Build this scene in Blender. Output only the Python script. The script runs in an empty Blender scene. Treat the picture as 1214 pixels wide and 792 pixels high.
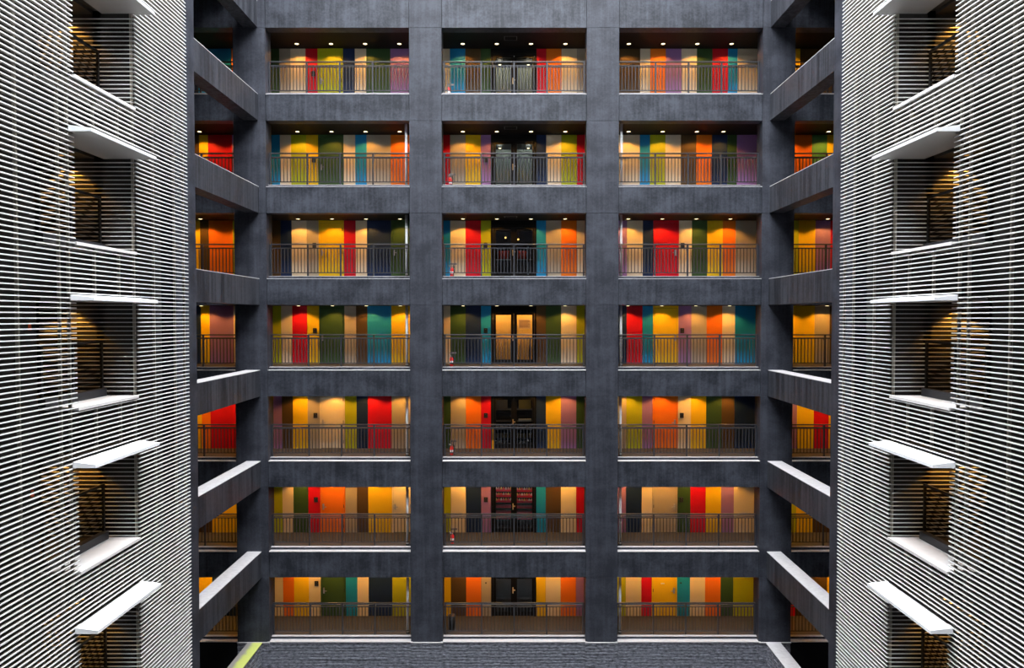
import bpy, math, random
from mathutils import Vector, Matrix
random.seed(7)
C = bpy.context.scene.collection
SC = bpy.context.scene

# ------------------------------------------------------------------ constants (metres)
ZC = 13.2            # camera height above the courtyard floor
D = 25.06            # camera to front face of the far facade (y = 0)
ROOF = 36.5
H = 3.2
def FL(k): return ZC - (1.735 + H * (k - 4))      # gallery floor level, k = 1 (top) .. 7 (bottom)
def SO(k): return ZC + 0.452 - H * (k - 4)        # soffit of the beam / gallery ceiling
WALL_Y = 1.95
STOREY = {1: 'top storey', 2: 'second storey from top', 3: 'third storey from top', 4: 'fourth storey from top',
          5: 'third storey from bottom', 6: 'second storey from bottom', 7: 'bottom storey'}

# ------------------------------------------------------------------ materials
MATS = {}
def nt(name):
    m = bpy.data.materials.new(name); m.use_nodes = True
    t = m.node_tree
    return m, t, t.nodes['Principled BSDF']

def plain(name, col, rough=0.6, metal=0.0, spec=0.5, var=0.0, scale=3.0):
    if name in MATS: return MATS[name]
    m, t, b = nt(name)
    b.inputs['Roughness'].default_value = rough
    b.inputs['Metallic'].default_value = metal
    b.inputs['Specular IOR Level'].default_value = spec
    if var > 0:
        tc = t.nodes.new('ShaderNodeTexCoord')
        n = t.nodes.new('ShaderNodeTexNoise'); n.inputs['Scale'].default_value = scale; n.inputs['Detail'].default_value = 5
        t.links.new(tc.outputs['Object'], n.inputs['Vector'])
        mx = t.nodes.new('ShaderNodeMix'); mx.data_type = 'RGBA'
        mx.inputs['A'].default_value = (*[c * (1 - var) for c in col], 1)
        mx.inputs['B'].default_value = (*[min(1, c * (1 + var)) for c in col], 1)
        t.links.new(n.outputs['Fac'], mx.inputs['Factor'])
        t.links.new(mx.outputs['Result'], b.inputs['Base Color'])
    else:
        b.inputs['Base Color'].default_value = (*col, 1)
    MATS[name] = m
    return m

def emit(name, col, s):
    m, t, b = nt(name)
    b.inputs['Base Color'].default_value = (*col, 1)
    b.inputs['Emission Color'].default_value = (*col, 1)
    b.inputs['Emission Strength'].default_value = s
    return m

def concrete(name, lo, hi, streak=0.5, axis='X'):
    """board-marked dark concrete: cloudy stains, vertical streaks, faint speckle"""
    m, t, b = nt(name)
    b.inputs['Roughness'].default_value = 0.55
    b.inputs['Specular IOR Level'].default_value = 0.32
    g = t.nodes.new('ShaderNodeNewGeometry')
    def noise(sx, sy, sz, scale, detail):
        mp = t.nodes.new('ShaderNodeMapping'); mp.inputs['Scale'].default_value = (sx, sy, sz)
        n = t.nodes.new('ShaderNodeTexNoise'); n.inputs['Scale'].default_value = scale; n.inputs['Detail'].default_value = detail
        n.inputs['Roughness'].default_value = 0.62
        t.links.new(g.outputs['Position'], mp.inputs['Vector']); t.links.new(mp.outputs['Vector'], n.inputs['Vector'])
        return n.outputs['Fac']
    big = noise(1, 1, 1.3, 1.1, 7)
    st = noise(5.5, 5.5, 0.22, 1.3, 5)
    fine = noise(1, 1, 1, 14, 3)
    def math_(op, a, bb):
        n = t.nodes.new('ShaderNodeMath'); n.operation = op
        for i, v in enumerate((a, bb)):
            if isinstance(v, (int, float)): n.inputs[i].default_value = v
            else: t.links.new(v, n.inputs[i])
        return n.outputs[0]
    mixv = math_('ADD', math_('MULTIPLY', big, 1 - streak), math_('MULTIPLY', st, streak))
    mixv = math_('ADD', mixv, math_('MULTIPLY', math_('SUBTRACT', fine, 0.5), 0.25))
    r = t.nodes.new('ShaderNodeValToRGB')
    r.color_ramp.elements[0].position = 0.41; r.color_ramp.elements[0].color = (*lo, 1)
    r.color_ramp.elements[1].position = 0.60; r.color_ramp.elements[1].color = (*hi, 1)
    t.links.new(mixv, r.inputs['Fac']); t.links.new(r.outputs['Color'], b.inputs['Base Color'])
    bp = t.nodes.new('ShaderNodeBump'); bp.inputs['Strength'].default_value = 0.12; bp.inputs['Distance'].default_value = 0.02
    t.links.new(mixv, bp.inputs['Height']); t.links.new(bp.outputs['Normal'], b.inputs['Normal'])
    MATS[name] = m
    return m

def brickmat(name, side=False):
    m, t, b = nt(name)
    b.inputs['Roughness'].default_value = 0.7
    g = t.nodes.new('ShaderNodeNewGeometry')
    sp = t.nodes.new('ShaderNodeSeparateXYZ'); cb = t.nodes.new('ShaderNodeCombineXYZ')
    t.links.new(g.outputs['Position'], sp.inputs[0])
    t.links.new(sp.outputs['Y' if side else 'X'], cb.inputs['X']); t.links.new(sp.outputs['Z'], cb.inputs['Y'])
    mp = t.nodes.new('ShaderNodeMapping'); mp.inputs['Scale'].default_value = (1.0, 2.6, 1.0)
    t.links.new(cb.outputs[0], mp.inputs['Vector'])
    n = t.nodes.new('ShaderNodeTexNoise'); n.inputs['Scale'].default_value = 7; n.inputs['Detail'].default_value = 8; n.inputs['Roughness'].default_value = 0.7
    t.links.new(mp.outputs[0], n.inputs['Vector'])
    r = t.nodes.new('ShaderNodeValToRGB')
    r.color_ramp.elements[0].position = 0.36; r.color_ramp.elements[0].color = (0.035, 0.037, 0.048, 1)
    r.color_ramp.elements[1].position = 0.68; r.color_ramp.elements[1].color = (0.33, 0.335, 0.39, 1)
    t.links.new(n.outputs['Fac'], r.inputs['Fac']); t.links.new(r.outputs['Color'], b.inputs['Base Color'])
    bp = t.nodes.new('ShaderNodeBump'); bp.inputs['Strength'].default_value = 0.6; bp.inputs['Distance'].default_value = 0.02
    t.links.new(n.outputs['Fac'], bp.inputs['Height']); t.links.new(bp.outputs['Normal'], b.inputs['Normal'])
    MATS[name] = m
    return m

def mossmat(name):
    m, t, b = nt(name)
    b.inputs['Roughness'].default_value = 0.9
    g = t.nodes.new('ShaderNodeNewGeometry')
    n = t.nodes.new('ShaderNodeTexNoise'); n.inputs['Scale'].default_value = 6; n.inputs['Detail'].default_value = 8
    t.links.new(g.outputs['Position'], n.inputs['Vector'])
    sp = t.nodes.new('ShaderNodeSeparateXYZ'); t.links.new(g.outputs['Position'], sp.inputs[0])
    # moss grows along the courtyard edge (x from -9.2 to -8.9)
    mr = t.nodes.new('ShaderNodeMapRange'); mr.inputs['From Min'].default_value = -9.32; mr.inputs['From Max'].default_value = -9.05
    t.links.new(sp.outputs['X'], mr.inputs['Value'])
    ad = t.nodes.new('ShaderNodeMath'); ad.operation = 'MULTIPLY'
    t.links.new(mr.outputs[0], ad.inputs[0]); t.links.new(n.outputs['Fac'], ad.inputs[1])
    r = t.nodes.new('ShaderNodeValToRGB')
    r.color_ramp.elements[0].position = 0.10; r.color_ramp.elements[0].color = (0.25, 0.23, 0.22, 1)
    r.color_ramp.elements[1].position = 0.34; r.color_ramp.elements[1].color = (0.42, 0.46, 0.11, 1)
    t.links.new(ad.outputs[0], r.inputs['Fac']); t.links.new(r.outputs['Color'], b.inputs['Base Color'])
    return m

M_COLUMN = concrete('column concrete', (0.016, 0.0175, 0.025), (0.043, 0.046, 0.060), 0.35)
M_BEAM = concrete('spandrel concrete', (0.0115, 0.013, 0.019), (0.047, 0.051, 0.066), 0.38)
M_SIDE = concrete('side beam concrete', (0.011, 0.012, 0.0165), (0.048, 0.050, 0.061), 0.85)
M_LEDGE = plain('weathered ledge', (0.42, 0.40, 0.405), 0.85, var=0.25, scale=9)
M_BRICK = brickmat('dark split brick')
M_BRICKS = brickmat('dark split brick side', True)
M_MOSS = mossmat('mossy coping')
M_CEIL = plain('black ceiling', (0.006, 0.006, 0.0065), 0.7, spec=0.2)
M_FLOOR = plain('gallery floor', (0.040, 0.038, 0.038), 0.7, var=0.2, scale=6)
M_DARK = plain('dark wall', (0.006, 0.006, 0.007), 0.8, spec=0.15)
M_GROUND = plain('courtyard paving', (0.12, 0.12, 0.12), 0.8, var=0.2)
M_RAIL = plain('dark railing metal', (0.026, 0.027, 0.033), 0.4, 0.0)
M_SLAT = plain('white aluminium slat', (0.80, 0.79, 0.77), 0.55)
M_BLADE = plain('shade toned slat blade', (0.32, 0.29, 0.26), 0.5)  # slat rears darkened: shade from the slat above put into their colour
M_MULL = plain('louvre mullion', (0.42, 0.38, 0.31), 0.6)
M_WHITE = plain('white painted metal', (0.82, 0.82, 0.83), 0.5)
M_CANOPY = plain('white canopy', (0.84, 0.84, 0.85), 0.5)
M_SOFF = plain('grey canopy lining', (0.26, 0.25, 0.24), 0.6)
M_SILL = plain('balcony sill', (0.72, 0.68, 0.66), 0.8, var=0.08, scale=8)
M_PIPE = plain('white drainpipe', (0.80, 0.80, 0.80), 0.45)
M_STEEL = plain('brushed steel', (0.55, 0.53, 0.5), 0.3, 0.9)
M_BRASS = plain('brass handle', (0.72, 0.55, 0.32), 0.35, 0.6)
M_BLACK = plain('black plastic', (0.012, 0.012, 0.013), 0.4)
M_FRAME = plain('black door frame', (0.003, 0.003, 0.0032), 0.5, spec=0.2)
M_RED = plain('extinguisher red', (0.75, 0.015, 0.012), 0.35)
M_PAPER = plain('white label', (0.85, 0.85, 0.85), 0.6)
M_LAMP = emit('downlight lens', (1.0, 0.80, 0.45), 5.0)
M_BLENS = emit('balcony lamp lens', (1.0, 0.5, 0.1), 0.6)
M_TRIM = plain('downlight trim', (0.30, 0.28, 0.25), 0.4)

PAL = {  # code: (colour words, albedo)
    'w': ('cream', (0.82, 0.73, 0.56)),
    'k': ('pale grey', (0.48, 0.43, 0.34)),
    'y': ('yellow', (0.88, 0.60, 0.010)),
    'r': ('red', (0.66, 0.004, 0.022)),
    'o': ('orange', (0.90, 0.21, 0.010)),
    'l': ('lime green', (0.46, 0.52, 0.010)),
    'g': ('dark green', (0.040, 0.095, 0.030)),
    'm': ('mid green', (0.090, 0.30, 0.10)),
    'n': ('navy blue', (0.010, 0.028, 0.095)),
    't': ('teal blue', (0.012, 0.31, 0.70)),
    'p': ('purple', (0.36, 0.19, 0.48)),
    'b': ('dark brown', (0.095, 0.058, 0.022)),
}
PM = {c: plain('panel ' + v[0], v[1], 0.55, spec=0.3) for c, v in PAL.items()}

# ------------------------------------------------------------------ mesh builder
class MB:
    def __init__(s): s.v = []; s.f = []
    def box(s, x0, x1, y0, y1, z0, z1):
        if x0 > x1: x0, x1 = x1, x0
        if y0 > y1: y0, y1 = y1, y0
        if z0 > z1: z0, z1 = z1, z0
        b = len(s.v)
        s.v += [(x0, y0, z0), (x1, y0, z0), (x1, y1, z0), (x0, y1, z0), (x0, y0, z1), (x1, y0, z1), (x1, y1, z1), (x0, y1, z1)]
        s.f += [tuple(b + i for i in q) for q in ((0, 3, 2, 1), (4, 5, 6, 7), (0, 1, 5, 4), (1, 2, 6, 5), (2, 3, 7, 6), (3, 0, 4, 7))]
        return s
    def hexa(s, pts):
        """eight corners: bottom ring then top ring"""
        b = len(s.v); s.v += [tuple(p) for p in pts]
        s.f += [tuple(b + i for i in q) for q in ((0, 3, 2, 1), (4, 5, 6, 7), (0, 1, 5, 4), (1, 2, 6, 5), (2, 3, 7, 6), (3, 0, 4, 7))]
        return s
    def lathe(s, cx, cy, prof, n=20, caps=True):
        """profile of (radius, z) turned round a vertical axis"""
        b = len(s.v)
        for r, z in prof:
            for i in range(n):
                a = 2 * math.pi * i / n
                s.v.append((cx + r * math.cos(a), cy + r * math.sin(a), z))
        for j in range(len(prof) - 1):
            for i in range(n):
                s.f.append((b + j * n + i, b + j * n + (i + 1) % n, b + (j + 1) * n + (i + 1) % n, b + (j + 1) * n + i))
        if caps:
            s.f.append(tuple(b + i for i in reversed(range(n))))
            s.f.append(tuple(b + (len(prof) - 1) * n + i for i in range(n)))
        return s
    def tube(s, pts, r, n=8):
        pts = [Vector(p) for p in pts]; b = len(s.v)
        for i, p in enumerate(pts):
            d = (pts[min(i + 1, len(pts) - 1)] - pts[max(i - 1, 0)]).normalized()
            u = d.orthogonal().normalized() if i == 0 else (u - d * u.dot(d)).normalized()
            w = d.cross(u)
            for k in range(n):
                a = 2 * math.pi * k / n
                s.v.append(tuple(p + (u * math.cos(a) + w * math.sin(a)) * r))
        for i in range(len(pts) - 1):
            for k in range(n):
                s.f.append((b + i * n + k, b + i * n + (k + 1) % n, b + (i + 1) * n + (k + 1) % n, b + (i + 1) * n + k))
        s.f.append(tuple(b + k for k in reversed(range(n)))); s.f.append(tuple(b + (len(pts) - 1) * n + k for k in range(n)))
        return s
    def mesh(s, name, mat):
        me = bpy.data.meshes.new(name); me.from_pydata(s.v, [], s.f); me.materials.append(mat); me.update()
        return me
    def build(s, name, mat, parent=None, loc=None, smooth=False):
        me = s.mesh(name, mat)
        if smooth:
            me.polygons.foreach_set('use_smooth', [len(p.vertices) == 4 for p in me.polygons])
        o = bpy.data.objects.new(name, me); C.objects.link(o)
        if parent: o.parent = parent
        if loc: o.location = loc
        return o

def bevel(o, w=0.006, seg=2):
    b = o.modifiers.new('bevel', 'BEVEL'); b.width = w; b.segments = seg; b.limit_method = 'ANGLE'
    return o

USED = {}
def tag(o, label=None, cat=None, group=None, kind=None):
    if label:
        USED.setdefault(label, []).append(o.name)
        o['label'] = label
    if cat: o['category'] = cat
    if group: o['group'] = group
    if kind: o['kind'] = kind
    return o
def empty(name, loc, label=None, cat=None, group=None, kind=None, rz=0):
    o = bpy.data.objects.new(name, None); C.objects.link(o); o.location = loc; o.rotation_euler = (0, 0, rz)
    return tag(o, label, cat, group, kind)
def struct(mb, name, mat, label=None):
    o = mb.build(name, mat); o['kind'] = 'structure'
    if label: o['label'] = label; o['category'] = name.split('_')[0] if name.split('_')[0] in ('wall', 'floor', 'ceiling', 'door', 'window') else name.replace('_', ' ')
    return o
def part_copy(src, parent, loc=None):
    c = src.copy(); C.objects.link(c); c.parent = parent
    if loc: c.location = loc
    return c
def copy_tree(root, loc, label, group=None, cat=None):
    r = root.copy(); C.objects.link(r); r.location = loc
    tag(r, label, cat, group)
    for ch in list(root.children):
        c = ch.copy(); C.objects.link(c); c.parent = r
        for g in list(ch.children):
            d = g.copy(); C.objects.link(d); d.parent = c
    return r

# ------------------------------------------------------------------ far facade
BAYS = [(-8.635, -3.64, 'left'), (-2.52, 2.52, 'middle'), (3.64, 8.635, 'right')]
FARB = [(-13.2, -9.755, 'far left'), (9.755, 13.2, 'far right')]
CT = 0.60     # column depth

# courtyard ground
struct(MB().box(-14.5, 14.5, -27.4, 4, -0.3, 0.0), 'floor', M_GROUND, 'grey courtyard paving below the galleries')

# columns between the bays, with a shallow joint at every soffit
COLS = [(-9.755, -8.635, 'dark concrete column at the left end of the coloured galleries'),
        (-3.64, -2.52, 'dark concrete column between the left and middle bays'),
        (2.52, 3.64, 'dark concrete column between the middle and right bays'),
        (8.635, 9.755, 'dark concrete column at the right end of the coloured galleries')]
for x0, x1, lab in COLS:
    m = MB()
    z = 1.755
    for k in range(7, -9, -1):
        zt = SO(k)
        if zt > ROOF: zt = ROOF
        m.box(x0, x1, 0.0, CT, z, zt - 0.012)
        m.box(x0 + 0.02, x1 - 0.02, 0.014, CT, zt - 0.012, zt)
        z = zt
        if zt >= ROOF: break
    struct(m, 'column', M_COLUMN, lab)
for sx in (-1, 1):
    struct(MB().box(sx * 13.2, sx * 14.2, 0, CT, 0, ROOF), 'column', M_DARK)

# spandrel beams with a stepped ledge
for k in range(1, 8):
    for x0, x1, nm in BAYS + FARB:
        m = MB()
        top = FL(k - 1) - 0.09
        if k == 1: top = FL(0) + 0.32
        m.box(x0 + 0.014, x1 - 0.014, 0.012, 0.07, SO(k), top - 0.02); m.box(x0, x1, 0.07, 0.45, SO(k), top - 0.02)
        b = struct(m, 'spandrel_beam', M_BEAM, f'dark concrete spandrel above the {STOREY[k]} of the {nm} bay')
        if k > 1: MB().box(x0, x1, 0.0, 0.30, top - 0.02, top).build('ledge', M_LEDGE, b)
for k in range(1, 8):
    # slab of each gallery (its front edge is the upper of the two bright lines)
    z = FL(k)
    s = struct(MB().box(-13.2, 13.2, 0.33, 2.3, z - 0.088, z), 'floor_slab', M_FLOOR, f'grey gallery floor of the {STOREY[k]}' if k else 'gallery floor above the top storey')
    for x0, x1, nm in BAYS + FARB:
        MB().box(x0, x1, 0.21, 0.33, z - 0.089, z - 0.012).build('kerb', M_BEAM, s)
        MB().box(x0, x1, 0.205, 0.33, z - 0.012, z + 0.001).build('kerb_coping', M_LEDGE, s)

# brick plinth below the bottom gallery: rough courses stepping in and out
def courses(x0, x1, y0, y1, top, along_x=True, face=-1):
    m = MB(); z = 0.0; i = 0
    rnd = random.Random(int(abs(x0) * 100))
    zs = []
    while top - i * 0.108 > 0:
        zs.append(top - i * 0.108); i += 1
    zs.append(0.0)
    for i, (b, a) in enumerate(zip(zs[:-1], zs[1:])):
        if b < 0.55:
            m.box(x0, x1, y0, y1, 0, b); break
        if along_x:
            p = x0; m.box(x0, x1, y0 + 0.03, y1, a, b)
            while p < x1 - 0.01:
                q = min(x1, p + rnd.uniform(0.2, 0.42))
                m.box(p, q - 0.006, y0 - 0.008 + rnd.choice((0.0, 0.006, 0.014, 0.024)), y0 + 0.03, a + 0.034, b); p = q
        else:
            s = 1 if x1 > x0 else -1
            m.box(x0 + s * 0.03, x1, y0, y1, a, b); p = y0
            while p < y1 - 0.01:
                q = min(y1, p + rnd.uniform(0.2, 0.42))
                m.box(x0 - s * 0.008 + s * rnd.choice((0.0, 0.006, 0.014, 0.024)), x0 + s * 0.03, p, q - 0.006, a + 0.034, b); p = q
    return m
z7 = FL(7) - 0.09
for x0, x1, nm in BAYS:
    p = struct(courses(x0 + 0.01, x1 - 0.01, 0.0, 0.46, z7 - 0.03), 'brick_plinth', M_BRICK, f'dark brick wall under the bottom storey of the {nm} bay')
    MB().box(x0 - 0.06, x1 + 0.06, -0.02, 0.30, z7 - 0.03, z7).build('ledge', M_LEDGE, p)
for x0, x1, lab in COLS:
    p = struct(courses(x0, x1, -0.03, 0.46, 1.73), 'brick_plinth', M_BRICK, 'dark brick plinth under the ' + lab.split(' concrete ')[1])
    MB().box(x0 - 0.01, x1 + 0.01, -0.05, 0.46, 1.73, 1.755).build('ledge', M_LEDGE, p)
for x0, x1, nm in FARB:
    p = struct(MB().box(x0 + 0.01, x1 - 0.01, 0.0, 0.46, 0, z7 - 0.03), 'brick_plinth', M_DARK)
    MB().box(x0 + 0.01, x1 - 0.01, -0.0, 0.30, z7 - 0.03, z7).build('ledge', M_LEDGE, p)

# gallery ceilings and back walls
for k in range(1, 8):
    z = SO(k)
    c = struct(MB().box(-13.2, 13.2, 0.45, 2.3, z, z + 0.12), 'ceiling', M_CEIL, f'black gallery ceiling of the {STOREY[k]}')
    if k <= 3:
        fr = MB()
        xa, xb, ya, yb = -0.36, 0.11, 0.75, 1.15
        fr.box(xa, xb, ya, ya + 0.03, z - 0.012, z); fr.box(xa, xb, yb - 0.03, yb, z - 0.012, z)
        fr.box(xa, xa + 0.03, ya, yb, z - 0.012, z); fr.box(xb - 0.03, xb, ya, yb, z - 0.012, z)
        fr.build('access_hatch', plain('hatch rim', (0.06, 0.06, 0.06), 0.5), c)
    w = MB()
    for xa, xb in ((-13.2, -0.87), (0.835, 13.2)):
        w.box(xa, xb, WALL_Y + 0.02, WALL_Y + 0.30, FL(k), z)
    w.box(-0.87, 0.835, WALL_Y + 0.02, WALL_Y + 0.30, FL(k) + 2.02, z)
    struct(w, 'wall_back', M_DARK, f'dark gallery wall behind the coloured panels, {STOREY[k]}')
    for sx in (-1, 1):
        struct(MB().box(sx * 13.2, sx * 13.4, CT, 2.3, FL(k), z), 'wall_end', M_DARK)
# facade above the picture
struct(MB().box(-8.635, 8.635, 0.012, 2.3, FL(0) + 0.31, ROOF), 'wall_upper', M_COLUMN)
for sx in (-1, 1):
    struct(MB().box(sx * 9.755, sx * 13.2, 0.012, 2.3, FL(0) + 0.31, ROOF), 'wall_upper', M_COLUMN)

# ------------------------------------------------------------------ side frames: pillar, bridging beams
PY0, PY1 = -6.25, -4.99
for sx, nm in ((-1, 'left'), (1, 'right')):
    xi, xo = sx * 8.89, sx * 9.39
    struct(MB().box(xi, xo, PY0, PY1, 0, ROOF), 'pillar', M_COLUMN, f'tall dark concrete pillar beside the {nm} white louvre screen')
    for k in range(0, 8):
        top = FL(k - 1) - 0.09
        b = struct(MB().box(xi, xo, PY1, 0.0, SO(k), top - 0.02), 'side_beam', M_SIDE,
                   (f'dark concrete beam from the {nm} pillar to the facade, above the {STOREY[k]}' if k else None))
        MB().box(xi, xo, PY1, 0.0, top - 0.02, top).build('ledge', M_LEDGE, b)
    b = struct(courses(xi, xo, PY1, -0.05, 1.73, False), 'side_parapet', M_BRICKS, f'dark brick parapet with {"mossy" if sx < 0 else "grey"} top, below the lowest {nm} side beam')
    MB().box(xi + sx * -0.02, xo, PY1, -0.05, 1.73, 1.755).build('coping', M_MOSS if sx < 0 else M_LEDGE, b)
    # light well beyond the side frame
    struct(MB().box(sx * 14.2, sx * 14.4, -6.3, 2.3, 0, ROOF), 'wall_well', M_DARK)
    struct(MB().box(sx * 9.45, sx * 14.2, -6.3, -6.1, 0, ROOF), 'wall_well', M_DARK)
    struct(MB().box(sx * 9.39, sx * 14.2, -6.1, 0, 24.6, 24.8), 'wall_well', M_DARK)

# ------------------------------------------------------------------ coloured wall panels and doors
LX = [-9.3, -8.775, -8.359, -7.797, -7.342, -6.393, -5.954, -5.527, -4.625, -3.5]
ML = [-2.8, -2.40, -1.823, -1.248, -0.87]
MR = [0.835, 1.2, 1.77, 2.351, 2.8]
RX = [3.4, 4.24, 4.836, 5.228, 6.19, 6.68, 7.257, 7.842, 8.324, 9.3]
RX1 = [3.4, 4.71, 5.09, 5.67, 6.25, 6.83, 7.41, 7.99, 8.35, 9.3]
LEFT = {1: 'g k w r L n w g p', 2: 't w l y G w t k o', 3: 'b n w k Y r w n G', 4: 'l w r y G k b t y',
        5: 'p b y k W l n r k', 6: 'l w g r O k b y W', 7: 'w o y w G t w n l'}
MIDL = {1: 'w t b g', 2: 'r k y p', 3: 't w r l', 4: 'w g n t', 5: 'g k o r', 6: 'l w n p', 7: 'y b o k'}
MIDR = {1: 'r o w k', 2: 'n w l r', 3: 't k o w', 4: 'b g w l', 5: 'n y p g', 6: 't b w r', 7: 'y w o p'}
RIGHT = {1: 'b w o p w g r t w', 2: 'w t l w b o n g p', 3: 'p w n R w g y o k', 4: 'n r t Y p k o w t',
         5: 'k l p O w y g b n', 6: 'p n w K g r y p w', 7: 'l w r Y t w o g l'}
FLX = [-13.0, -11.8, -11.47, -10.57, -9.6]
FARL = {1: 'n t t o', 2: 'b y r p', 3: 'y b o l', 4: 'n y p w', 5: 'y o r r', 6: 'b b y y', 7: 'y y n b'}
FRX = {1: [9.6, 10.69, 11.32, 11.89, 13.0], 2: [9.6, 11.16, 11.73, 12.3, 13.0]}
FARR = {1: 'y b b n', 2: 'o m y b', 3: 'l y p r', 4: 'y y k b', 5: 'p y r y', 6: 'l y b b', 7: 'r b b y'}

DOORN = [0]
def handle_mesh(s):
    m = MB()
    m.box(-0.03, 0.03, -0.012, 0.0, -0.11, 0.11)
    m.box(-0.014, 0.014, -0.05, -0.012, -0.014, 0.014)
    m.box(min(0, s * 0.12), max(0, s * 0.12), -0.062, -0.046, -0.012, 0.012)
    m.box(-0.016, 0.016, -0.026, -0.012, 0.055, 0.09)
    return m
HANDLE = {}
def door(x0, x1, k, code, side, label):
    """one leaf in a coloured steel frame; side = which edge carries the lever (-1 left)"""
    DOORN[0] += 1
    n = f'door_{DOORN[0]}'
    z0, h = FL(k), SO(k) - FL(k)
    cx, w = (x0 + x1) / 2, x1 - x0
    r = empty(n, (cx, WALL_Y, z0), label, 'door', None, 'structure')
    mat = PM[code]
    f = MB()
    hw = w / 2 - 0.004
    f.box(-hw, -hw + 0.045, -0.02, 0.02, 0, h); f.box(hw - 0.045, hw, -0.02, 0.02, 0, h); f.box(-hw + 0.045, hw - 0.045, -0.02, 0.02, h - 0.085, h)
    f.build('frame', mat, r)
    bevel(MB().box(-hw + 0.053, hw - 0.053, -0.008, 0.02, 0.012, h - 0.093).build('leaf', mat, r), 0.003)
    key = side
    if key not in HANDLE:
        HANDLE[key] = handle_mesh(-side).build('handle', M_STEEL, r); o = HANDLE[key]
    else:
        o = part_copy(HANDLE[key], r)
    o.location = (side * (hw - 0.115), -0.008, 0.98)
    for hz in (0.25, 1.0, 1.85):
        if ('hinge',) not in HANDLE:
            HANDLE[('hinge',)] = MB().lathe(0, 0, [(0.011, -0.06), (0.011, 0.06)], 10).build('hinge', M_BLACK, r); o = HANDLE[('hinge',)]
        else:
            o = part_copy(HANDLE[('hinge',)], r)
        o.location = (-side * (hw - 0.05), -0.026, hz)
    return r

PANEL_SPEC = []
def run(xs, codes, k, bay, group, left_end='column', right_end='column'):
    cs = codes.split()
    # merge equal neighbours of the far bays
    segs = []
    for i, c in enumerate(cs):
        if segs and segs[-1][2] == c and bay.startswith('far'):
            segs[-1] = (segs[-1][0], xs[i + 1], c)
        else:
            segs.append((xs[i], xs[i + 1], c))
    def nm(i):
        if i < 0: return left_end
        if i >= len(segs): return right_end
        c = segs[i][2]
        return PAL[c.lower()][0] + (' door' if c.isupper() else ' panel')
    for i, (a, b, c) in enumerate(segs):
        col = PAL[c.lower()][0]
        where = f'{STOREY[k]}, {bay} bay'
        lab = f'{col} {"door" if c.isupper() else "wall panel"} between {nm(i - 1)} and {nm(i + 1)}, {where}'
        if c.isupper():
            door(a, b, k, c.lower(), -1 if bay == 'left' else 1, lab)
        else:
            m = MB().box(-(b - a) / 2 + 0.003, (b - a) / 2 - 0.003, 0.0, 0.02, 0.0, SO(k) - FL(k) - 0.004)
            o = m.build('wall_panel', PM[c], None, ((a + b) / 2, WALL_Y, FL(k)))
            tag(o, lab, 'wall panel', group)
for k in range(1, 8):
    run(LX, LEFT[k], k, 'left', f'coloured panels of the left bay, {STOREY[k]}')
    run(ML, MIDL[k], k, 'middle', f'coloured panels of the middle bay, {STOREY[k]}', 'column', 'glazed doors')
    run(MR, MIDR[k], k, 'middle', f'coloured panels of the middle bay, {STOREY[k]}', 'glazed doors', 'column')
    run(RX1 if k <= 2 else RX, RIGHT[k], k, 'right', f'coloured panels of the right bay, {STOREY[k]}')
    run(FLX, FARL[k], k, 'far left', f'coloured panels of the far left bay, {STOREY[k]}', 'bay end', 'column')
    run(FRX.get(k, FRX[1]), FARR[k], k, 'far right', f'coloured panels of the far right bay, {STOREY[k]}', 'column', 'bay end')

# small plate on the bottom right yellow door
tag(MB().box(-0.07, 0.07, -0.006, 0, -0.02, 0.02).build('door_plate', M_PAPER, None, (5.64, WALL_Y - 0.008, FL(7) + 1.25)),
    'small pale plate on the yellow door of the bottom storey, right bay', 'plate')

# intercoms
ic = empty('wall_mounted_intercom', (-7.50, WALL_Y, FL(1) + 1.25))
hs = bevel(MB().box(-0.07, 0.07, -0.04, 0, -0.095, 0.095).build('housing', M_BLACK, ic), 0.008)
MB().box(-0.035, 0.035, -0.044, -0.04, -0.06, -0.01).build('speaker_grille', plain('grille', (0.03, 0.03, 0.03), 0.5), hs)
MB().lathe(0, 0, [(0.014, -0.007), (0.014, 0.007)], 12).build('call_button', plain('button', (0.25, 0.25, 0.26), 0.4), hs).location = (0, -0.042, 0.05)
spots = [(-7.50, k, 'left') for k in range(1, 8)] + [(-1.07, k, 'middle') for k in range(2, 7)] + [(6.33, k, 'right') for k in range(3, 7)]
for i, (x, k, nm) in enumerate(spots):
    codes = {'left': LEFT[k].split()[3], 'middle': MIDL[k].split()[3], 'right': RIGHT[k].split()[4]}[nm]
    lab = f'black intercom box on the {PAL[codes][0]} panel, {STOREY[k]}, {nm} bay'
    if i == 0: tag(ic, lab, 'intercom', 'black intercoms beside the doors')
    else: copy_tree(ic, (x, WALL_Y, FL(k) + 1.25), lab, 'black intercoms beside the doors', 'intercom')
for x, nm, cd in ((-1.07, 'middle', 'pale grey'), (6.33, 'right', 'teal blue')):
    bevel(tag(MB().box(-0.025, 0.025, -0.03, 0, -0.025, 0.025).build('wall_mounted_bell', M_BLACK, None, (x, WALL_Y, FL(7) + 1.27)),
        f'tiny black bell button on the {cd} panel, bottom storey, {nm} bay', 'bell button'), 0.006)

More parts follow.
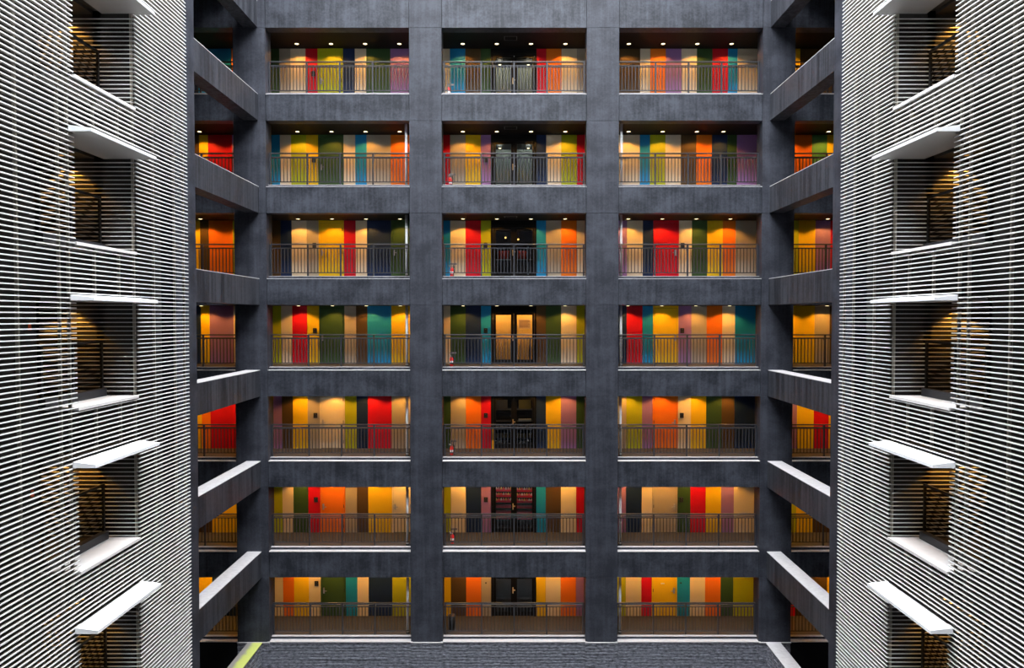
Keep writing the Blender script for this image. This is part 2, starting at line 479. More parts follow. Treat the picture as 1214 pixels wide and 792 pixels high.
# ------------------------------------------------------------------ downlights
LAMP_Y = 1.47
bays_l = {'left': [-7.97, -6.717, -5.463, -4.21], 'middle': [-1.885, -0.635, 0.62, 1.88], 'right': [4.21, 5.465, 6.72, 7.975],
          'far left': [-12.8, -11.57, -10.15], 'far right': [10.15, 11.57, 12.8]}
ORD = {4: ['first', 'second', 'third', 'fourth'], 3: ['first', 'second', 'third']}
dl = None
ldat = None
SPOT_W = 60.0
for k in range(1, 8):
    ceil = [o for o in bpy.data.objects if o.name.startswith('ceiling') and abs(o.data.vertices[0].co.z - SO(k)) < 0.01][0]
    for nm, xs in bays_l.items():
        for i, x in enumerate(xs):
            if k == 2 and nm == 'right' and i == 3: x = 7.70
            loc = (x, LAMP_Y, SO(k))
            visible = (k <= 3 and not nm.startswith('far')) or (k in (2, 3) and abs(abs(x) - 11.57) < .1)
            if visible:
                lab = f'{ORD[len(xs)][i]} glowing ceiling downlight from the left, {STOREY[k]}, {nm} bay' if not nm.startswith('far') else f'single glowing ceiling downlight showing in the {nm} bay, {STOREY[k]}'
                if dl is None:
                    dl = empty('downlight', loc)
                    MB().lathe(0, 0, [(0.088, 0.0), (0.088, -0.010), (0.068, -0.013), (0.068, 0.0)], 24, False).build('trim_ring', M_TRIM, dl)
                    MB().lathe(0, 0, [(0.068, -0.008), (0.045, -0.013), (0.001, -0.015)], 24, False).build('lens', M_LAMP, dl)
                    tag(dl, lab, 'ceiling light', 'gallery ceiling downlights'); r = dl
                else:
                    r = copy_tree(dl, loc, lab, 'gallery ceiling downlights', 'ceiling light')
            else:
                # same recessed fitting where the beam in front hides it: stays a part of its ceiling
                o = bpy.data.objects.new('recessed_lamp', [c for c in dl.children if c.name.startswith('lens')][0].data)
                C.objects.link(o); o.parent = ceil; o.location = loc
            if ldat is None:
                ldat = bpy.data.lights.new('downlight beam', 'SPOT')
                ldat.energy = SPOT_W; ldat.color = (1.0, 0.445, 0.068); ldat.spot_size = math.radians(132); ldat.spot_blend = 0.35
                ldat.shadow_soft_size = 0.05
            lo = bpy.data.objects.new('downlight_beam', ldat); C.objects.link(lo)
            lo.location = (x, LAMP_Y, SO(k) - 0.03)

# ------------------------------------------------------------------ glazed double doors of the middle bay
def glassmat():
    m = bpy.data.materials.new('door glass'); m.use_nodes = True
    t = m.node_tree; t.nodes.clear()
    o = t.nodes.new('ShaderNodeOutputMaterial'); mx = t.nodes.new('ShaderNodeMixShader')
    tr = t.nodes.new('ShaderNodeBsdfTransparent'); tr.inputs['Color'].default_value = (0.86, 0.88, 0.88, 1)
    gl = t.nodes.new('ShaderNodeBsdfGlossy'); gl.inputs['Roughness'].default_value = 0.03
    fr = t.nodes.new('ShaderNodeFresnel'); fr.inputs['IOR'].default_value = 1.45
    t.links.new(fr.outputs[0], mx.inputs[0]); t.links.new(tr.outputs[0], mx.inputs[1]); t.links.new(gl.outputs[0], mx.inputs[2])
    t.links.new(mx.outputs[0], o.inputs['Surface'])
    return m
M_GLASS = glassmat()
M_PALEWALL = plain('vestibule pale wall', (0.42, 0.42, 0.33), 0.8)
M_BLUEWALL = plain('vestibule grey wall', (0.34, 0.38, 0.36), 0.8)
M_AMBER = plain('vestibule amber wall', (0.85, 0.52, 0.14), 0.7)
VD = 3.10
STUFFED = {1: 'pale lobby', 2: 'grey lobby', 3: 'dark room with two small lamps', 4: 'amber lobby', 5: 'dark store room with boxes', 6: 'red shelves', 7: 'dark room with a strip light'}
gd = None
for k in range(1, 8):
    z0 = FL(k); DOORN[0] += 1
    r = empty(f'door_{DOORN[0]}', (-0.0175, WALL_Y, z0), f'black framed glazed double door onto the {STUFFED[k]}, {STOREY[k]}', 'door', None, 'structure')
    a, b = -0.8525, 0.8525
    fr = MB()
    fr.box(a, a + 0.07, -0.03, 0.10, 0, 2.02); fr.box(b - 0.07, b, -0.03, 0.10, 0, 2.02); fr.box(a + 0.07, b - 0.07, -0.03, 0.10, 1.93, 2.02)
    fr.build('frame', M_FRAME, r)
    for s, (p0, p1) in ((-1, (-0.668, -0.10)), (1, (0.123, 0.70))):
        x0, x1 = (a + 0.075, 0.004) if s < 0 else (0.010, b - 0.075)
        lf = MB()
        lf.box(x0, p0, 0, 0.045, 0.01, 1.925); lf.box(p1, x1, 0, 0.045, 0.01, 1.925)
        lf.box(p0, p1, 0, 0.045, 0.01, 0.16); lf.box(p0, p1, 0, 0.045, 1.84, 1.925)
        leaf = lf.build('leaf', M_FRAME, r)
        MB().box(p0, p1, 0.018, 0.024, 0.16, 1.84).build('glass_pane', M_GLASS, leaf)
    h = MB().box(-0.045, -0.005, -0.014, 0, 0.87, 1.10)
    h.box(-0.037, -0.013, -0.055, -0.014, 1.00, 1.02); h.box(-0.037, 0.06, -0.06, -0.045, 0.99, 1.03)
    h.build('lever_handle', M_BRASS, r)
    # lobby shell behind the leaves
    back = {1: M_PALEWALL, 2: M_BLUEWALL, 4: M_AMBER}.get(k, M_DARK)
    side = {1: M_PALEWALL, 2: M_BLUEWALL, 4: M_AMBER}.get(k, M_DARK)
    v = MB()
    v.box(-1.0, 1.0, VD, VD + 0.08, z0, z0 + 1.92)
    w = struct(v, 'wall_lobby', back, f'back wall of the {STUFFED[k]} behind the glazed doors')
    sd = MB(); sd.box(-1.0, -0.92, 2.26, VD, z0, z0 + 1.95); sd.box(0.92, 1.0, 2.26, VD, z0, z0 + 1.95)
    sd.build('side_wall', side, w)
    MB().box(-1.0, 1.0, 2.26, VD + 0.08, z0 + 1.9, z0 + 2.0).build('lobby_ceiling', M_CEIL, w)
    MB().box(-1.0, 1.0, 2.30, VD + 0.08, z0 - 0.08, z0).build('lobby_floor', M_FLOOR, w)
    if k in (1, 2, 4):
        for x in (-0.55, 0.55):
            o = MB().lathe(0, 0, [(0.05, 0.0), (0.045, -0.008), (0.001, -0.01)], 16, False).build('lobby_lamp', M_LAMP, w); o.location = (x, 2.85, z0 + 1.9)
            ld = bpy.data.lights.new('lobby lamp', 'POINT'); ld.energy = {1: 7.0, 2: 5.0, 4: 21}[k]; ld.color = {1: (1, 0.93, 0.72), 2: (0.95, 1.0, 0.88), 4: (1, 0.60, 0.22)}[k]; ld.shadow_soft_size = 0.05
            lo = bpy.data.objects.new('lobby_lamp_light', ld); C.objects.link(lo); lo.location = (x, 2.55, z0 + 1.80)

# -- things seen behind / on the glass
z = FL(4)
n = empty('notice_sheet', (0.394, WALL_Y + 0.012, z + 1.50), 'grey printed notice on the amber pane, fourth storey from top', 'notice')
MB().box(-0.22, 0.22, 0, 0.004, -0.17, 0.17).build('sheet', plain('notice grey', (0.42, 0.30, 0.19), 0.7), n)
ln = MB()
for i in range(7):
    zz = 0.12 - i * 0.038
    ln.box(-0.19, 0.19 - (0.06 if i % 3 == 2 else 0), -0.002, 0, zz - 0.007, zz + 0.007)
ln.build('printed_lines', plain('print', (0.14, 0.08, 0.05), 0.7), n)
u = empty('umbrella', (0.60, 2.35, z + 0.0), 'dark furled umbrella seen through the amber pane, fourth storey from top', 'umbrella')
MB().lathe(0, 0, [(0.006, 0.0), (0.012, 0.12), (0.035, 0.25), (0.04, 0.5), (0.012, 0.72)], 12).build('canopy_cloth', M_BLACK, u)
MB().tube([(0, 0, 0.70), (0, 0, 0.93), (-0.02, 0, 0.97), (-0.06, 0, 0.98), (-0.09, 0, 0.95), (-0.09, 0, 0.90)], 0.012).build('hook_handle', plain('umbrella handle', (0.05, 0.03, 0.02), 0.4), u)

z = FL(3)
for x, hh, lab in ((-0.33, 1.62, 'left'), (0.16, 1.55, 'right')):
    pl = empty('pendant_lamp', (x, 2.6, z + hh), f'tiny amber pendant lamp, {lab} of two behind the glazed doors, third storey', 'pendant lamp', 'pendant lamps behind the glass')
    MB().lathe(0, 0, [(0.001, -0.035), (0.028, -0.02), (0.034, 0.0), (0.02, 0.026), (0.008, 0.03)], 14).build('bulb', emit('amber bulb', (1.0, 0.55, 0.12), 4.0), pl)
    MB().tube([(0, 0, 0.03), (0, 0, 1.9 - hh)], 0.004, 6).build('cord', M_BLACK, pl)
    ld = bpy.data.lights.new('pendant', 'POINT'); ld.energy = 0.5; ld.color = (1, 0.35, 0.1); ld.shadow_soft_size = 0.04
    lo = bpy.data.objects.new('pendant_light', ld); C.objects.link(lo); lo.location = (x, 2.6, z + hh - 0.08)
cb = empty('sideboard', (0, 2.86, z + 0.001), 'dark sideboard with pale top inside the glazed doors, third storey', 'sideboard')
MB().box(-0.75, 0.75, -0.16, 0.2, 0.0, 0.76).build('carcass', plain('dark timber', (0.05, 0.035, 0.03), 0.5), cb)
MB().box(-0.78, 0.78, -0.18, 0.2, 0.76, 0.80).build('worktop', plain('pale timber', (0.4, 0.33, 0.28), 0.5), cb)
for x, lab, wd in ((-0.40, 'left', 0.42), (0.30, 'right', 0.36)):
    bevel(tag(MB().box(-wd / 2, wd / 2, -0.04, 0.05, 0, 0.34).build('cushion', plain('red cushion', (0.40, 0.03, 0.02), 0.9), None, (x, 2.86, z + 0.802)),
              f'dark red cushion on the {lab} half of the sideboard, third storey', 'cushion'), 0.03)
tag(MB().box(-0.03, 0.03, -0.03, 0.03, 0, 1.25).build('standing_tube', plain('pale blue tube', (0.45, 0.55, 0.62), 0.3), None, (0.53, 2.45, z)),
    'pale blue upright tube behind the right glass pane, third storey', 'tube')

z = FL(5)
sh = empty('storage_shelves', (0, 2.86, z), 'dark store shelves behind the glazed doors, third storey from bottom', 'shelves')
for zz in (0.28, 0.62, 0.92, 1.38):
    MB().box(-0.8, 0.8, -0.2, 0.2, zz - 0.025, zz).build('shelf', plain('store shelf', (0.20, 0.17, 0.14), 0.6), sh)
for x in (-0.8, 0.0, 0.8):
    MB().box(x - 0.02, x + 0.02, -0.2, 0.2, 0, 1.8).build('upright', M_BLACK, sh)
SBX = None
for row, (zz, hh, mat, cn) in enumerate(((0.28, 0.15, plain('kraft box', (0.45, 0.30, 0.13), 0.8), 'brown'), (0.62, 0.13, plain('grey box', (0.40, 0.36, 0.36), 0.8), 'grey'))):
    for i in range(8):
        x = -0.66 + i * 0.175 + (0.08 if i >= 4 else 0)
        o = bevel(MB().box(-0.07, 0.07, -0.1, 0.1, 0, hh).build('storage_box', mat, None, (x, 2.78, z + zz + 0.001)), 0.006)
        tag(o, f'{cn} box, {["first","second","third","fourth","fifth","sixth","seventh","eighth"][i]} from left on the {["lowest","second"][row]} store shelf', 'box', f'{cn} boxes on the store shelf')
for x, cn, mt in ((-0.5, 'brown', plain('old board', (0.22, 0.16, 0.10), 0.8)), (0.42, 'yellow', plain('ochre board', (0.40, 0.26, 0.03), 0.8))):
    tag(MB().box(-0.24, 0.24, -0.02, 0.02, 0, 0.40).build('picture_board', mt, None, (x, 2.86, z + 1.381)), f'{cn} board standing on the top store shelf', 'board')
tag(bevel(MB().box(-0.25, 0.25, -0.12, 0.12, 0, 0.07).build('paper_stack', M_PAPER, None, (0.42, 2.80, z + 0.921)), 0.008), 'stack of white papers on the third store shelf', 'papers')
ld = bpy.data.lights.new('store lamp', 'POINT'); ld.energy = 2.2; ld.color = (1, 0.78, 0.5); ld.shadow_soft_size = 0.1
lo = bpy.data.objects.new('store_lamp_light', ld); C.objects.link(lo); lo.location = (0, 2.35, z + 1.75)
yp = empty('floor_mop', (-0.80, WALL_Y - 0.10, z), 'thin yellow handled mop leaning by the red panel, third storey from bottom', 'mop')
MB().tube([(0, 0, 0.0), (0.0, 0.03, 0.78)], 0.017).build('pole', plain('mop pole', (0.55, 0.38, 0.05), 0.5), yp)
MB().tube([(0, 0, 0.0), (0, 0.012, 0.32)], 0.034).build('grip', plain('mop grip', (0.85, 0.55, 0.02), 0.5), yp)

z = FL(6)
RS = plain('red shelf', (0.62, 0.008, 0.035), 0.5)
for s, x0, dz in ((-1, -0.41, 0.0), (1, 0.40, -0.02)):
    nm = 'left' if s < 0 else 'right'
    sh = empty('display_shelves', (x0, 2.75, z), f'red display shelves behind the {nm} pane, second storey from bottom', 'shelves', 'red shelves behind the glass')
    MB().box(-0.36, 0.36, 0.16, 0.18, 0, 1.84).build('back_board', M_BLACK, sh)
    for i in range(7):
        zz = 0.38 + i * 0.215 + dz
        MB().box(-0.34, 0.34, -0.06, 0.16, zz - 0.075, zz).build('shelf', RS, sh)
        if i >= 3:
            for j in range(7):
                cc = [(0.75, 0.35, 0.28), (0.78, 0.5, 0.08), (0.70, 0.1, 0.05), (0.75, 0.6, 0.5)][(i * 3 + j * 5 + (1 if s > 0 else 0)) % 4]
                cn = ['pink', 'amber', 'red', 'beige'][(i * 3 + j * 5 + (1 if s > 0 else 0)) % 4]
                o = MB().lathe(0, 0, [(0.028, 0), (0.030, 0.05), (0.018, 0.07), (0.014, 0.085)], 10).build('small_jar', plain('jar ' + cn, cc, 0.4), None, (x0 - 0.28 + j * 0.093, 2.72, z + zz + 0.001))
                tag(o, f'{cn} jar, {["first","second","third","fourth","fifth","sixth","seventh"][j]} along the {["","","","fourth","fifth","sixth","top"][i]} red shelf, {nm} pane', 'jar', 'jars on the red shelves')
    ld = bpy.data.lights.new('shelf lamp', 'POINT'); ld.energy = 4.5; ld.color = (1, 0.75, 0.6); ld.shadow_soft_size = 0.1
    lo = bpy.data.objects.new('shelf_lamp_light', ld); C.objects.link(lo); lo.location = (x0, 2.36, z + 1.80)

z = FL(7)
for x, nm in ((-0.40, 'left'), (0.40, 'right')):
    st = empty('strip_light', (x, 2.5, z + 1.58), f'white strip light high behind the {nm} glass pane, bottom storey', 'strip light', 'strip lights behind the glass')
    MB().box(-0.33, 0.33, -0.03, 0.03, -0.035, 0.015).build('tube', emit('cool tube', (0.65, 0.82, 0.95), 0.7), st)
    MB().box(-0.34, 0.34, -0.035, 0.035, 0.015, 0.03).build('housing', M_BLACK, st)
    MB().box(-0.01, 0.01, -0.01, 0.01, 0.03, 0.32).build('hanger', M_BLACK, st)
    tag(MB().box(-0.31, 0.31, 0, 0.04, 0, 1.05).build('cupboard', plain('dark blue grey cupboard', (0.06, 0.065, 0.075), 0.5), None, (x, 2.9, z + 0.001)), f'dark cupboard behind the {nm} glass pane, bottom storey', 'cupboard')

# ------------------------------------------------------------------ railings
RY = 0.37
RH = 1.15
BAL = MB().box(-0.012, 0.012, -0.012, 0.012, 0.14, RH - 0.155).mesh('baluster', M_RAIL)
POST = MB().box(-0.028, 0.028, -0.03, 0.03, 0.0, RH - 0.02).mesh('post', M_RAIL)
BRK = MB().tube([(0, 0, RH - 0.20), (0, 0.09, RH - 0.21), (0, 0.17, RH - 0.155)], 0.012, 6).mesh('bracket', M_RAIL)
def railing(x0, posts, x1, k, label, group):
    r = empty('railing', ((x0 + x1) / 2, RY, FL(k)), label, 'railing', group)
    cx = (x0 + x1) / 2
    L0, L1 = x0 - cx, x1 - cx
    bevel(MB().box(L0, L1, -0.032, 0.032, RH - 0.04, RH).build('top_rail', M_RAIL, r), 0.008)
    MB().box(L0, L1, -0.016, 0.016, RH - 0.165, RH - 0.135).build('upper_rail', M_RAIL, r)
    MB().box(L0, L1, -0.016, 0.016, 0.115, 0.145).build('lower_rail', M_RAIL, r)
    MB().tube([(L0, 0.17, RH - 0.14), (L1, 0.17, RH - 0.14)], 0.019, 10).build('handrail', M_RAIL, r)
    allp = [p - cx for p in posts]
    for p in allp:
        o = bpy.data.objects.new('post', POST); C.objects.link(o); o.parent = r; o.location = (p, 0, 0)
        o = bpy.data.objects.new('bracket', BRK); C.objects.link(o); o.parent = r; o.location = (p, 0, 0)
    ends = sorted([L0] + allp + [L1])
    for a, b in zip(ends[:-1], ends[1:]):
        if b - a < 0.1: continue
        n = max(1, round((b - a) / 0.118)) 
        for i in range(1, n):
            o = bpy.data.objects.new('baluster', BAL); C.objects.link(o); o.parent = r; o.location = (a + (b - a) * i / n, 0, 0)
    return r
for k in range(1, 8):
    for (x0, x1, nm) in BAYS:
        c = (x0 + x1) / 2
        railing(x0 + 0.012, [c - 2.46, c - 1.16, c, c + 1.16, c + 2.46], x1 - 0.012, k, f'dark metal balustrade of the {STOREY[k]}, {nm} bay', 'gallery railings')
    for (x0, x1, nm) in FARB:
        s = -1 if x0 < 0 else 1
        ps = sorted([s * 9.83, s * 11.03, s * 12.19])
        railing(min(s * 9.767, s * 13.15), ps, max(s * 9.767, s * 13.15), k, f'dark metal balustrade of the {STOREY[k]}, {nm} bay', 'railings beyond the side beams')

# ------------------------------------------------------------------ drainpipes, extinguishers, bin
dp = None
for x, nm in ((-3.82, 'left'), (3.80, 'right')):
    for k in range(2, 8):
        lab = f'white drainpipe at the {"right" if nm == "left" else "left"} end of the {nm} bay, {STOREY[k]}'
        if dp is None:
            dp = empty('drainpipe', (x, 0.468, FL(k)))
            hh = SO(k) - FL(k)
            MB().lathe(0, 0, [(0.047, 0.0), (0.047, hh)], 18).build('pipe', M_PIPE, dp, smooth=True)
            for zz in (0.80, 1.7):
                MB().lathe(0, 0, [(0.0505, zz), (0.0505, zz + 0.04)], 18).build('clamp', M_PIPE, dp)
            MB().lathe(0, 0, [(0.072, 0.0), (0.072, 0.02), (0.050, 0.05)], 18).build('base_collar', M_BLACK, dp)
            tag(dp, lab, 'drainpipe', 'white drainpipes')
        else:
            copy_tree(dp, (x, 0.468, FL(k)), lab, 'white drainpipes', 'drainpipe')

fe = None
for k in range(1, 7):
    x = {1: -2.33, 2: -2.27, 3: -2.23, 4: -2.25, 5: -2.25, 6: -2.23}[k]
    lab = f'red fire extinguisher behind the railing, {STOREY[k]}, middle bay'
    if fe is None:
        fe = empty('fire_extinguisher', (x, 0.64, FL(k)))
        cyl = MB().lathe(0, 0, [(0.055, 0.0), (0.062, 0.01), (0.062, 0.27), (0.05, 0.30), (0.022, 0.325), (0.022, 0.345)], 20).build('cylinder', M_RED, fe, smooth=True)
        MB().lathe(0, 0, [(0.0632, 0.12), (0.0632, 0.19)], 20, False).build('white_label', M_PAPER, cyl)
        MB().lathe(0, 0, [(0.0634, 0.075), (0.0634, 0.10)], 20, False).build('dark_band', M_BLACK, cyl)
        vv = MB().box(-0.02, 0.02, -0.02, 0.02, 0.345, 0.375)
        vv.tube([(0, 0, 0.37), (-0.05, 0, 0.39), (-0.10, 0, 0.405)], 0.009, 6); vv.tube([(0, 0, 0.36), (-0.05, 0, 0.36), (-0.09, 0, 0.355)], 0.008, 6)
        vv.build('valve_lever', M_STEEL, fe)
        MB().tube([(0.02, 0, 0.36), (0.075, 0, 0.37), (0.095, 0, 0.31), (0.085, 0, 0.2), (0.07, 0, 0.12)], 0.010, 8).build('hose', M_BLACK, fe)
        tag(fe, lab, 'fire extinguisher', 'red fire extinguishers of the middle bay')
        ss = empty('sign_stand', (x + 0.05, 0.80, FL(k)))
        MB().box(-0.012, 0.012, -0.012, 0.012, 0.01, 0.46).build('pole', M_BLACK, ss)
        MB().box(-0.10, 0.10, -0.06, 0.06, 0.0, 0.012).build('foot', M_BLACK, ss)
        MB().box(-0.12, 0.12, -0.018, -0.012, 0.44, 0.50).build('plate', plain('stand plate', (0.22, 0.20, 0.19), 0.5), ss)
        tag(ss, f'low grey plated stand behind the fire extinguisher, {STOREY[k]}', 'stand', 'extinguisher stands')
        ss0 = ss
    else:
        copy_tree(fe, (x, 0.64, FL(k)), lab, 'red fire extinguishers of the middle bay', 'fire extinguisher')
        copy_tree(ss0, (x + 0.05, 0.80, FL(k)), f'low grey plated stand behind the fire extinguisher, {STOREY[k]}', 'extinguisher stands', 'stand')
bn = empty('litter_bin', (-2.27, 0.80, FL(7)), 'black litter bin behind the railing, bottom storey, middle bay', 'litter bin')
MB().lathe(0, 0, [(0.105, 0.0), (0.135, 0.48)], 24).build('body', M_BLACK, bn, smooth=True)
MB().lathe(0, 0, [(0.148, 0.48), (0.148, 0.515), (0.10, 0.53)], 24).build('rim', plain('bin rim', (0.05, 0.05, 0.055), 0.35), bn)

# ------------------------------------------------------------------ louvred side buildings
XF = 8.43                 # outer face of the slats
PITCH, SH, SD, NOSE = 0.0961, 0.020, 0.080, 0.018
YN, YF = -27.0, -6.47     # near and far ends of each screen
YA, YB = -11.24, -9.02    # near and far jamb of the balcony openings
KS = range(2, 7)
for sx, nm in ((-1, 'left'), (1, 'right')):
    X = lambda d: sx * (XF + d)
    scr = empty('louvre_screen', (sx * XF, YF, 0), f'white horizontal louvre screen of the {nm} wing beside the dark pillar', 'louvre screen', 'white louvre screens')
    px, py = sx * XF, YF
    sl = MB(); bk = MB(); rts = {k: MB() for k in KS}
    zz = 0.5
    while zz < ROOF - 0.1:
        op = None
        for k in KS:
            if FL(k) - 0.03 - SH < zz < FL(k) + 2.065 + 0.11: op = k
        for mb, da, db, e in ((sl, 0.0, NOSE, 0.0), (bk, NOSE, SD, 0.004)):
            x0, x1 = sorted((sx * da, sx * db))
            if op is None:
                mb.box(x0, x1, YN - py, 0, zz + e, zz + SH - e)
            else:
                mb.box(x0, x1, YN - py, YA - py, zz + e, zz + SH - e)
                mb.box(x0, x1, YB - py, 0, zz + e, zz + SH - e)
        if op is not None:
            if FL(op) + 0.01 < zz < FL(op) + 2.03:
                xr = 2.2
                rts[op].box(0 if sx > 0 else -xr, xr if sx > 0 else 0, YB - py, YB - py + 0.022, zz, zz + 0.018)
        zz += PITCH
    sl.build('slats', M_SLAT, scr)
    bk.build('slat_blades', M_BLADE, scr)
    for k in KS: rts[k].build('return_slats', M_SLAT, scr)
    def mull(y, z0, z1, d0=SD, d1=SD + 0.05, w=0.022):
        xa, xb = sorted((sx * d0, sx * d1))
        MB().box(xa, xb, y - py - w, y - py + w, z0, z1).build('mullion', M_MULL, scr)
    for y in (-6.52, -7.03, -8.06, -8.95, -11.31, -11.6, -12.74, -13.86, -14.98, -16.1, -17.2):
        mull(y, 0.4, ROOF - 1)
    for y in (-9.56, -10.46):
        for k in range(1, 8):
            mull(y, (FL(k + 1) + 2.18) if k < 6 else 0.4, FL(k) - 0.06) if k >= 2 and k <= 6 else None
        mull(y, FL(2) + 2.18, ROOF - 1)
    # backing wall with openings
    w = MB()
    bx0, bx1 = sorted((sx * 9.22, sx * 9.40))
    w.box(bx0, bx1, YN, YA, 0, ROOF); w.box(bx0, bx1, YB + 0.10, YF + 0.17, 0, ROOF)
    zs = [0.0]
    for k in reversed(list(KS)): zs += [FL(k) - 0.08, FL(k) + 2.17]
    zs.append(ROOF)
    for a, b in zip(zs[0::2], zs[1::2]): w.box(bx0, bx1, YA, YB + 0.10, a, b)
    for k in KS:
        # balcony room behind the opening
        xa, xb = sorted((sx * 9.40, sx * 10.75))
        z0 = FL(k)
        w.box(*sorted((sx * 10.75, sx * 10.85)), YA - 0.9, YB + 0.15, z0 - 0.1, z0 + 2.2)
        w.box(xa, xb, YA - 0.9, YA - 0.8, z0 - 0.1, z0 + 2.2)
        w.box(*sorted((sx * (XF + 0.12), sx * 10.75)), YB + 0.10, YB + 0.15, z0 - 0.1, z0 + 2.2)
        w.box(xa, xb, YA - 0.8, YB + 0.10, z0 + 2.10, z0 + 2.2)
        w.box(xa, xb, YA - 0.8, YB + 0.10, z0 - 0.10, z0 - 0.02)
    struct(w, f'wall_{nm}', plain('dark brown render', (0.030, 0.026, 0.023), 0.8), f'dark wall behind the {nm} white louvres')
    struct(MB().box(*sorted((sx * 10.9, sx * 11.0)), YN, YF + 0.1, 0, ROOF), f'wall_outer_{nm}', M_DARK)
    # canopies, sills, balustrades
    ORDK = {2: 'uppermost', 3: 'second from top', 4: 'middle', 5: 'second from bottom', 6: 'lowest'}
    for k in KS:
        z0 = FL(k); zt = z0 + 2.065
        cn = empty('balcony_canopy', (sx * XF, (YA + YB) / 2, zt), f'{ORDK[k]} of the five white canopies on the {nm} louvred wing', 'canopy', f'white canopies of the {nm} wing')
        y0, y1 = -11.43 - (YA + YB) / 2, -8.96 - (YA + YB) / 2
        xo, xi, xw = -sx * 0.44, sx * 0.70, -sx * 0.004
        t0, t1 = 0.062, 0.115
        MB().hexa([(xo, y0, 0), (xo, y1, 0), (xw, y1, 0), (xw, y0, 0), (xo, y0, t0), (xo, y1, t0), (xw, y1, t1), (xw, y0, t1)] if sx < 0 else
                  [(xo, y1, 0), (xo, y0, 0), (xw, y0, 0), (xw, y1, 0), (xo, y1, t0), (xo, y0, t0), (xw, y0, t1), (xw, y1, t1)]).build('visor', M_CANOPY, cn)
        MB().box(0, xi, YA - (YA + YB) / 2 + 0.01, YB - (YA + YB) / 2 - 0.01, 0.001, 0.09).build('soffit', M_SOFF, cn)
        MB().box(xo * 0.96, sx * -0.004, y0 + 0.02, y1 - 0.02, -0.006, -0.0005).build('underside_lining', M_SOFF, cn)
        s = struct(MB().box(sx * (XF - 0.02), sx * 9.20, YA + 0.005, YB - 0.005, z0 - 0.06, z0 - 0.0), 'balcony_sill', M_SILL, f'pale balcony sill, {ORDK[k]} on the {nm} louvred wing')
        bl = empty('balcony_rail', (sx * 9.14, YB, z0), f'black balcony rail, {ORDK[k]} opening of the {nm} louvred wing', 'balcony rail', f'balcony rails of the {nm} wing')
        xa, xb = sorted((-sx * 0.08, sx * 0.075))
        MB().box(xa, xb, YA - YB + 0.01, -0.12, 0.0, 0.17).build('kerb', plain('black kerb', (0.022, 0.022, 0.026), 0.5), bl)
        xa, xb = sorted((sx * 0.02, sx * 0.065))
        MB().box(xa, xb, YA - YB + 0.01, -0.06, 1.17, 1.23).build('top_rail', M_BLACK, bl)
        for yy in (-0.10, -1.15, -2.14):
            MB().box(xa, xb, yy - 0.03, yy + 0.03, 0.17, 1.17).build('post', M_BLACK, bl)
        for i in range(8):
            xx = 0.29 + i * 0.11
            MB().box(xa + 0.012, xb - 0.012, YA - YB + 0.02, -0.13, xx, xx + 0.012).build('wire', M_BLACK, bl)
        # balcony ceiling lamp
        bl2 = empty('balcony_lamp', (sx * 9.92, -9.27, z0 + 2.10), f'amber ceiling lamp inside the {ORDK[k]} balcony of the {nm} wing', 'ceiling light', f'balcony lamps of the {nm} wing')
        for ch in dl.children: part_copy(ch, bl2) if not ch.name.startswith('lens') else MB().lathe(0, 0, [(0.068, -0.002), (0.001, -0.006)], 24, False).build('lens', M_BLENS, bl2)
        ld = bpy.data.lights.get('balcony lamp')
        if ld is None:
            ld = bpy.data.lights.new('balcony lamp', 'SPOT'); ld.energy = 60; ld.color = (1.0, 0.47, 0.075); ld.spot_size = math.radians(100); ld.spot_blend = 0.12; ld.shadow_soft_size = 0.05
        lo = bpy.data.objects.new('balcony_lamp_light', ld); C.objects.link(lo); lo.location = (sx * 9.92, -9.27, z0 + 2.06)
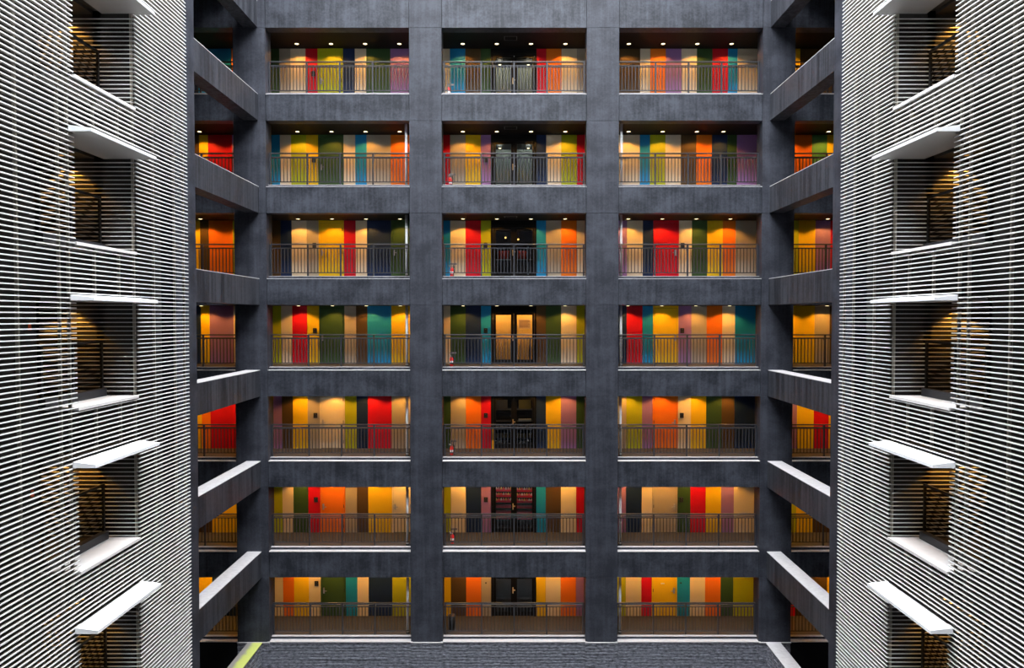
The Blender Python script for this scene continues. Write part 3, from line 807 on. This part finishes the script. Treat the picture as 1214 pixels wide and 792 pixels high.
for k in (4, 5):
    tag(MB().hexa([(0, -0.05, 0), (0.01, -0.05, 0), (0.01, 0.05, 0), (0, 0.05, 0), (0, -0.03, 0.14), (0.01, -0.03, 0.14), (0.01, 0.03, 0.14), (0, 0.03, 0.14)]).build(
        'marker_plate', plain('orange marker', (0.9, 0.12, 0.02), 0.5), None, (-9.22, -11.42, FL(k) + 1.5)), f'tiny orange marker behind the left louvres beside the {"middle" if k == 4 else "second lowest"} balcony', 'marker')

# opposite wing behind the viewpoint (closes the courtyard, shapes the daylight)
struct(MB().box(-14.2, 14.2, -27.6, -27.2, 0, ROOF), 'wall_front', M_COLUMN)

# ------------------------------------------------------------------ daylight
w = bpy.data.worlds.new('overcast sky'); SC.world = w; w.use_nodes = True
t = w.node_tree
bg = t.nodes['Background']
tc = t.nodes.new('ShaderNodeTexCoord'); sp = t.nodes.new('ShaderNodeSeparateXYZ')
t.links.new(tc.outputs['Generated'], sp.inputs[0])
mr = t.nodes.new('ShaderNodeMapRange'); mr.interpolation_type = 'SMOOTHSTEP'
mr.inputs['From Min'].default_value = 0.40; mr.inputs['From Max'].default_value = 0.64
mr.inputs['To Min'].default_value = 0.22; mr.inputs['To Max'].default_value = 1.0
t.links.new(sp.outputs['Z'], mr.inputs['Value'])
SKY = 21.0
ml = t.nodes.new('ShaderNodeMath'); ml.operation = 'MULTIPLY'; ml.inputs[1].default_value = SKY
t.links.new(mr.outputs[0], ml.inputs[0]); t.links.new(ml.outputs[0], bg.inputs['Strength'])
bg.inputs['Color'].default_value = (0.90, 0.95, 1.0, 1)

# ------------------------------------------------------------------ camera
cam = bpy.data.cameras.new('camera'); co = bpy.data.objects.new('camera', cam); C.objects.link(co)
F = 850.0
cam.sensor_width = 36.0; cam.lens = F / 1214 * 36.0
cam.shift_x = -2.5 / 1214
co.location = (0, -D, ZC)
co.rotation_euler = (math.radians(90) - math.atan(0.0226), 0, 0)
cam.clip_end = 200
SC.camera = co

SC.view_settings.view_transform = 'Standard'; SC.view_settings.look = 'None'
SC.view_settings.gamma = 1.0; SC.view_settings.exposure = 0.0; SC.view_settings.use_curve_mapping = False
SC.cycles.use_denoising = True
SC.cycles.max_bounces = 6; SC.cycles.diffuse_bounces = 1
for l, v in USED.items():
    if len(v) > 1: print('DUPLICATE LABEL', l, v)
    if not 4 <= len(l.replace(',', '').split()) <= 16: print('LABEL LENGTH', len(l.split()), l)
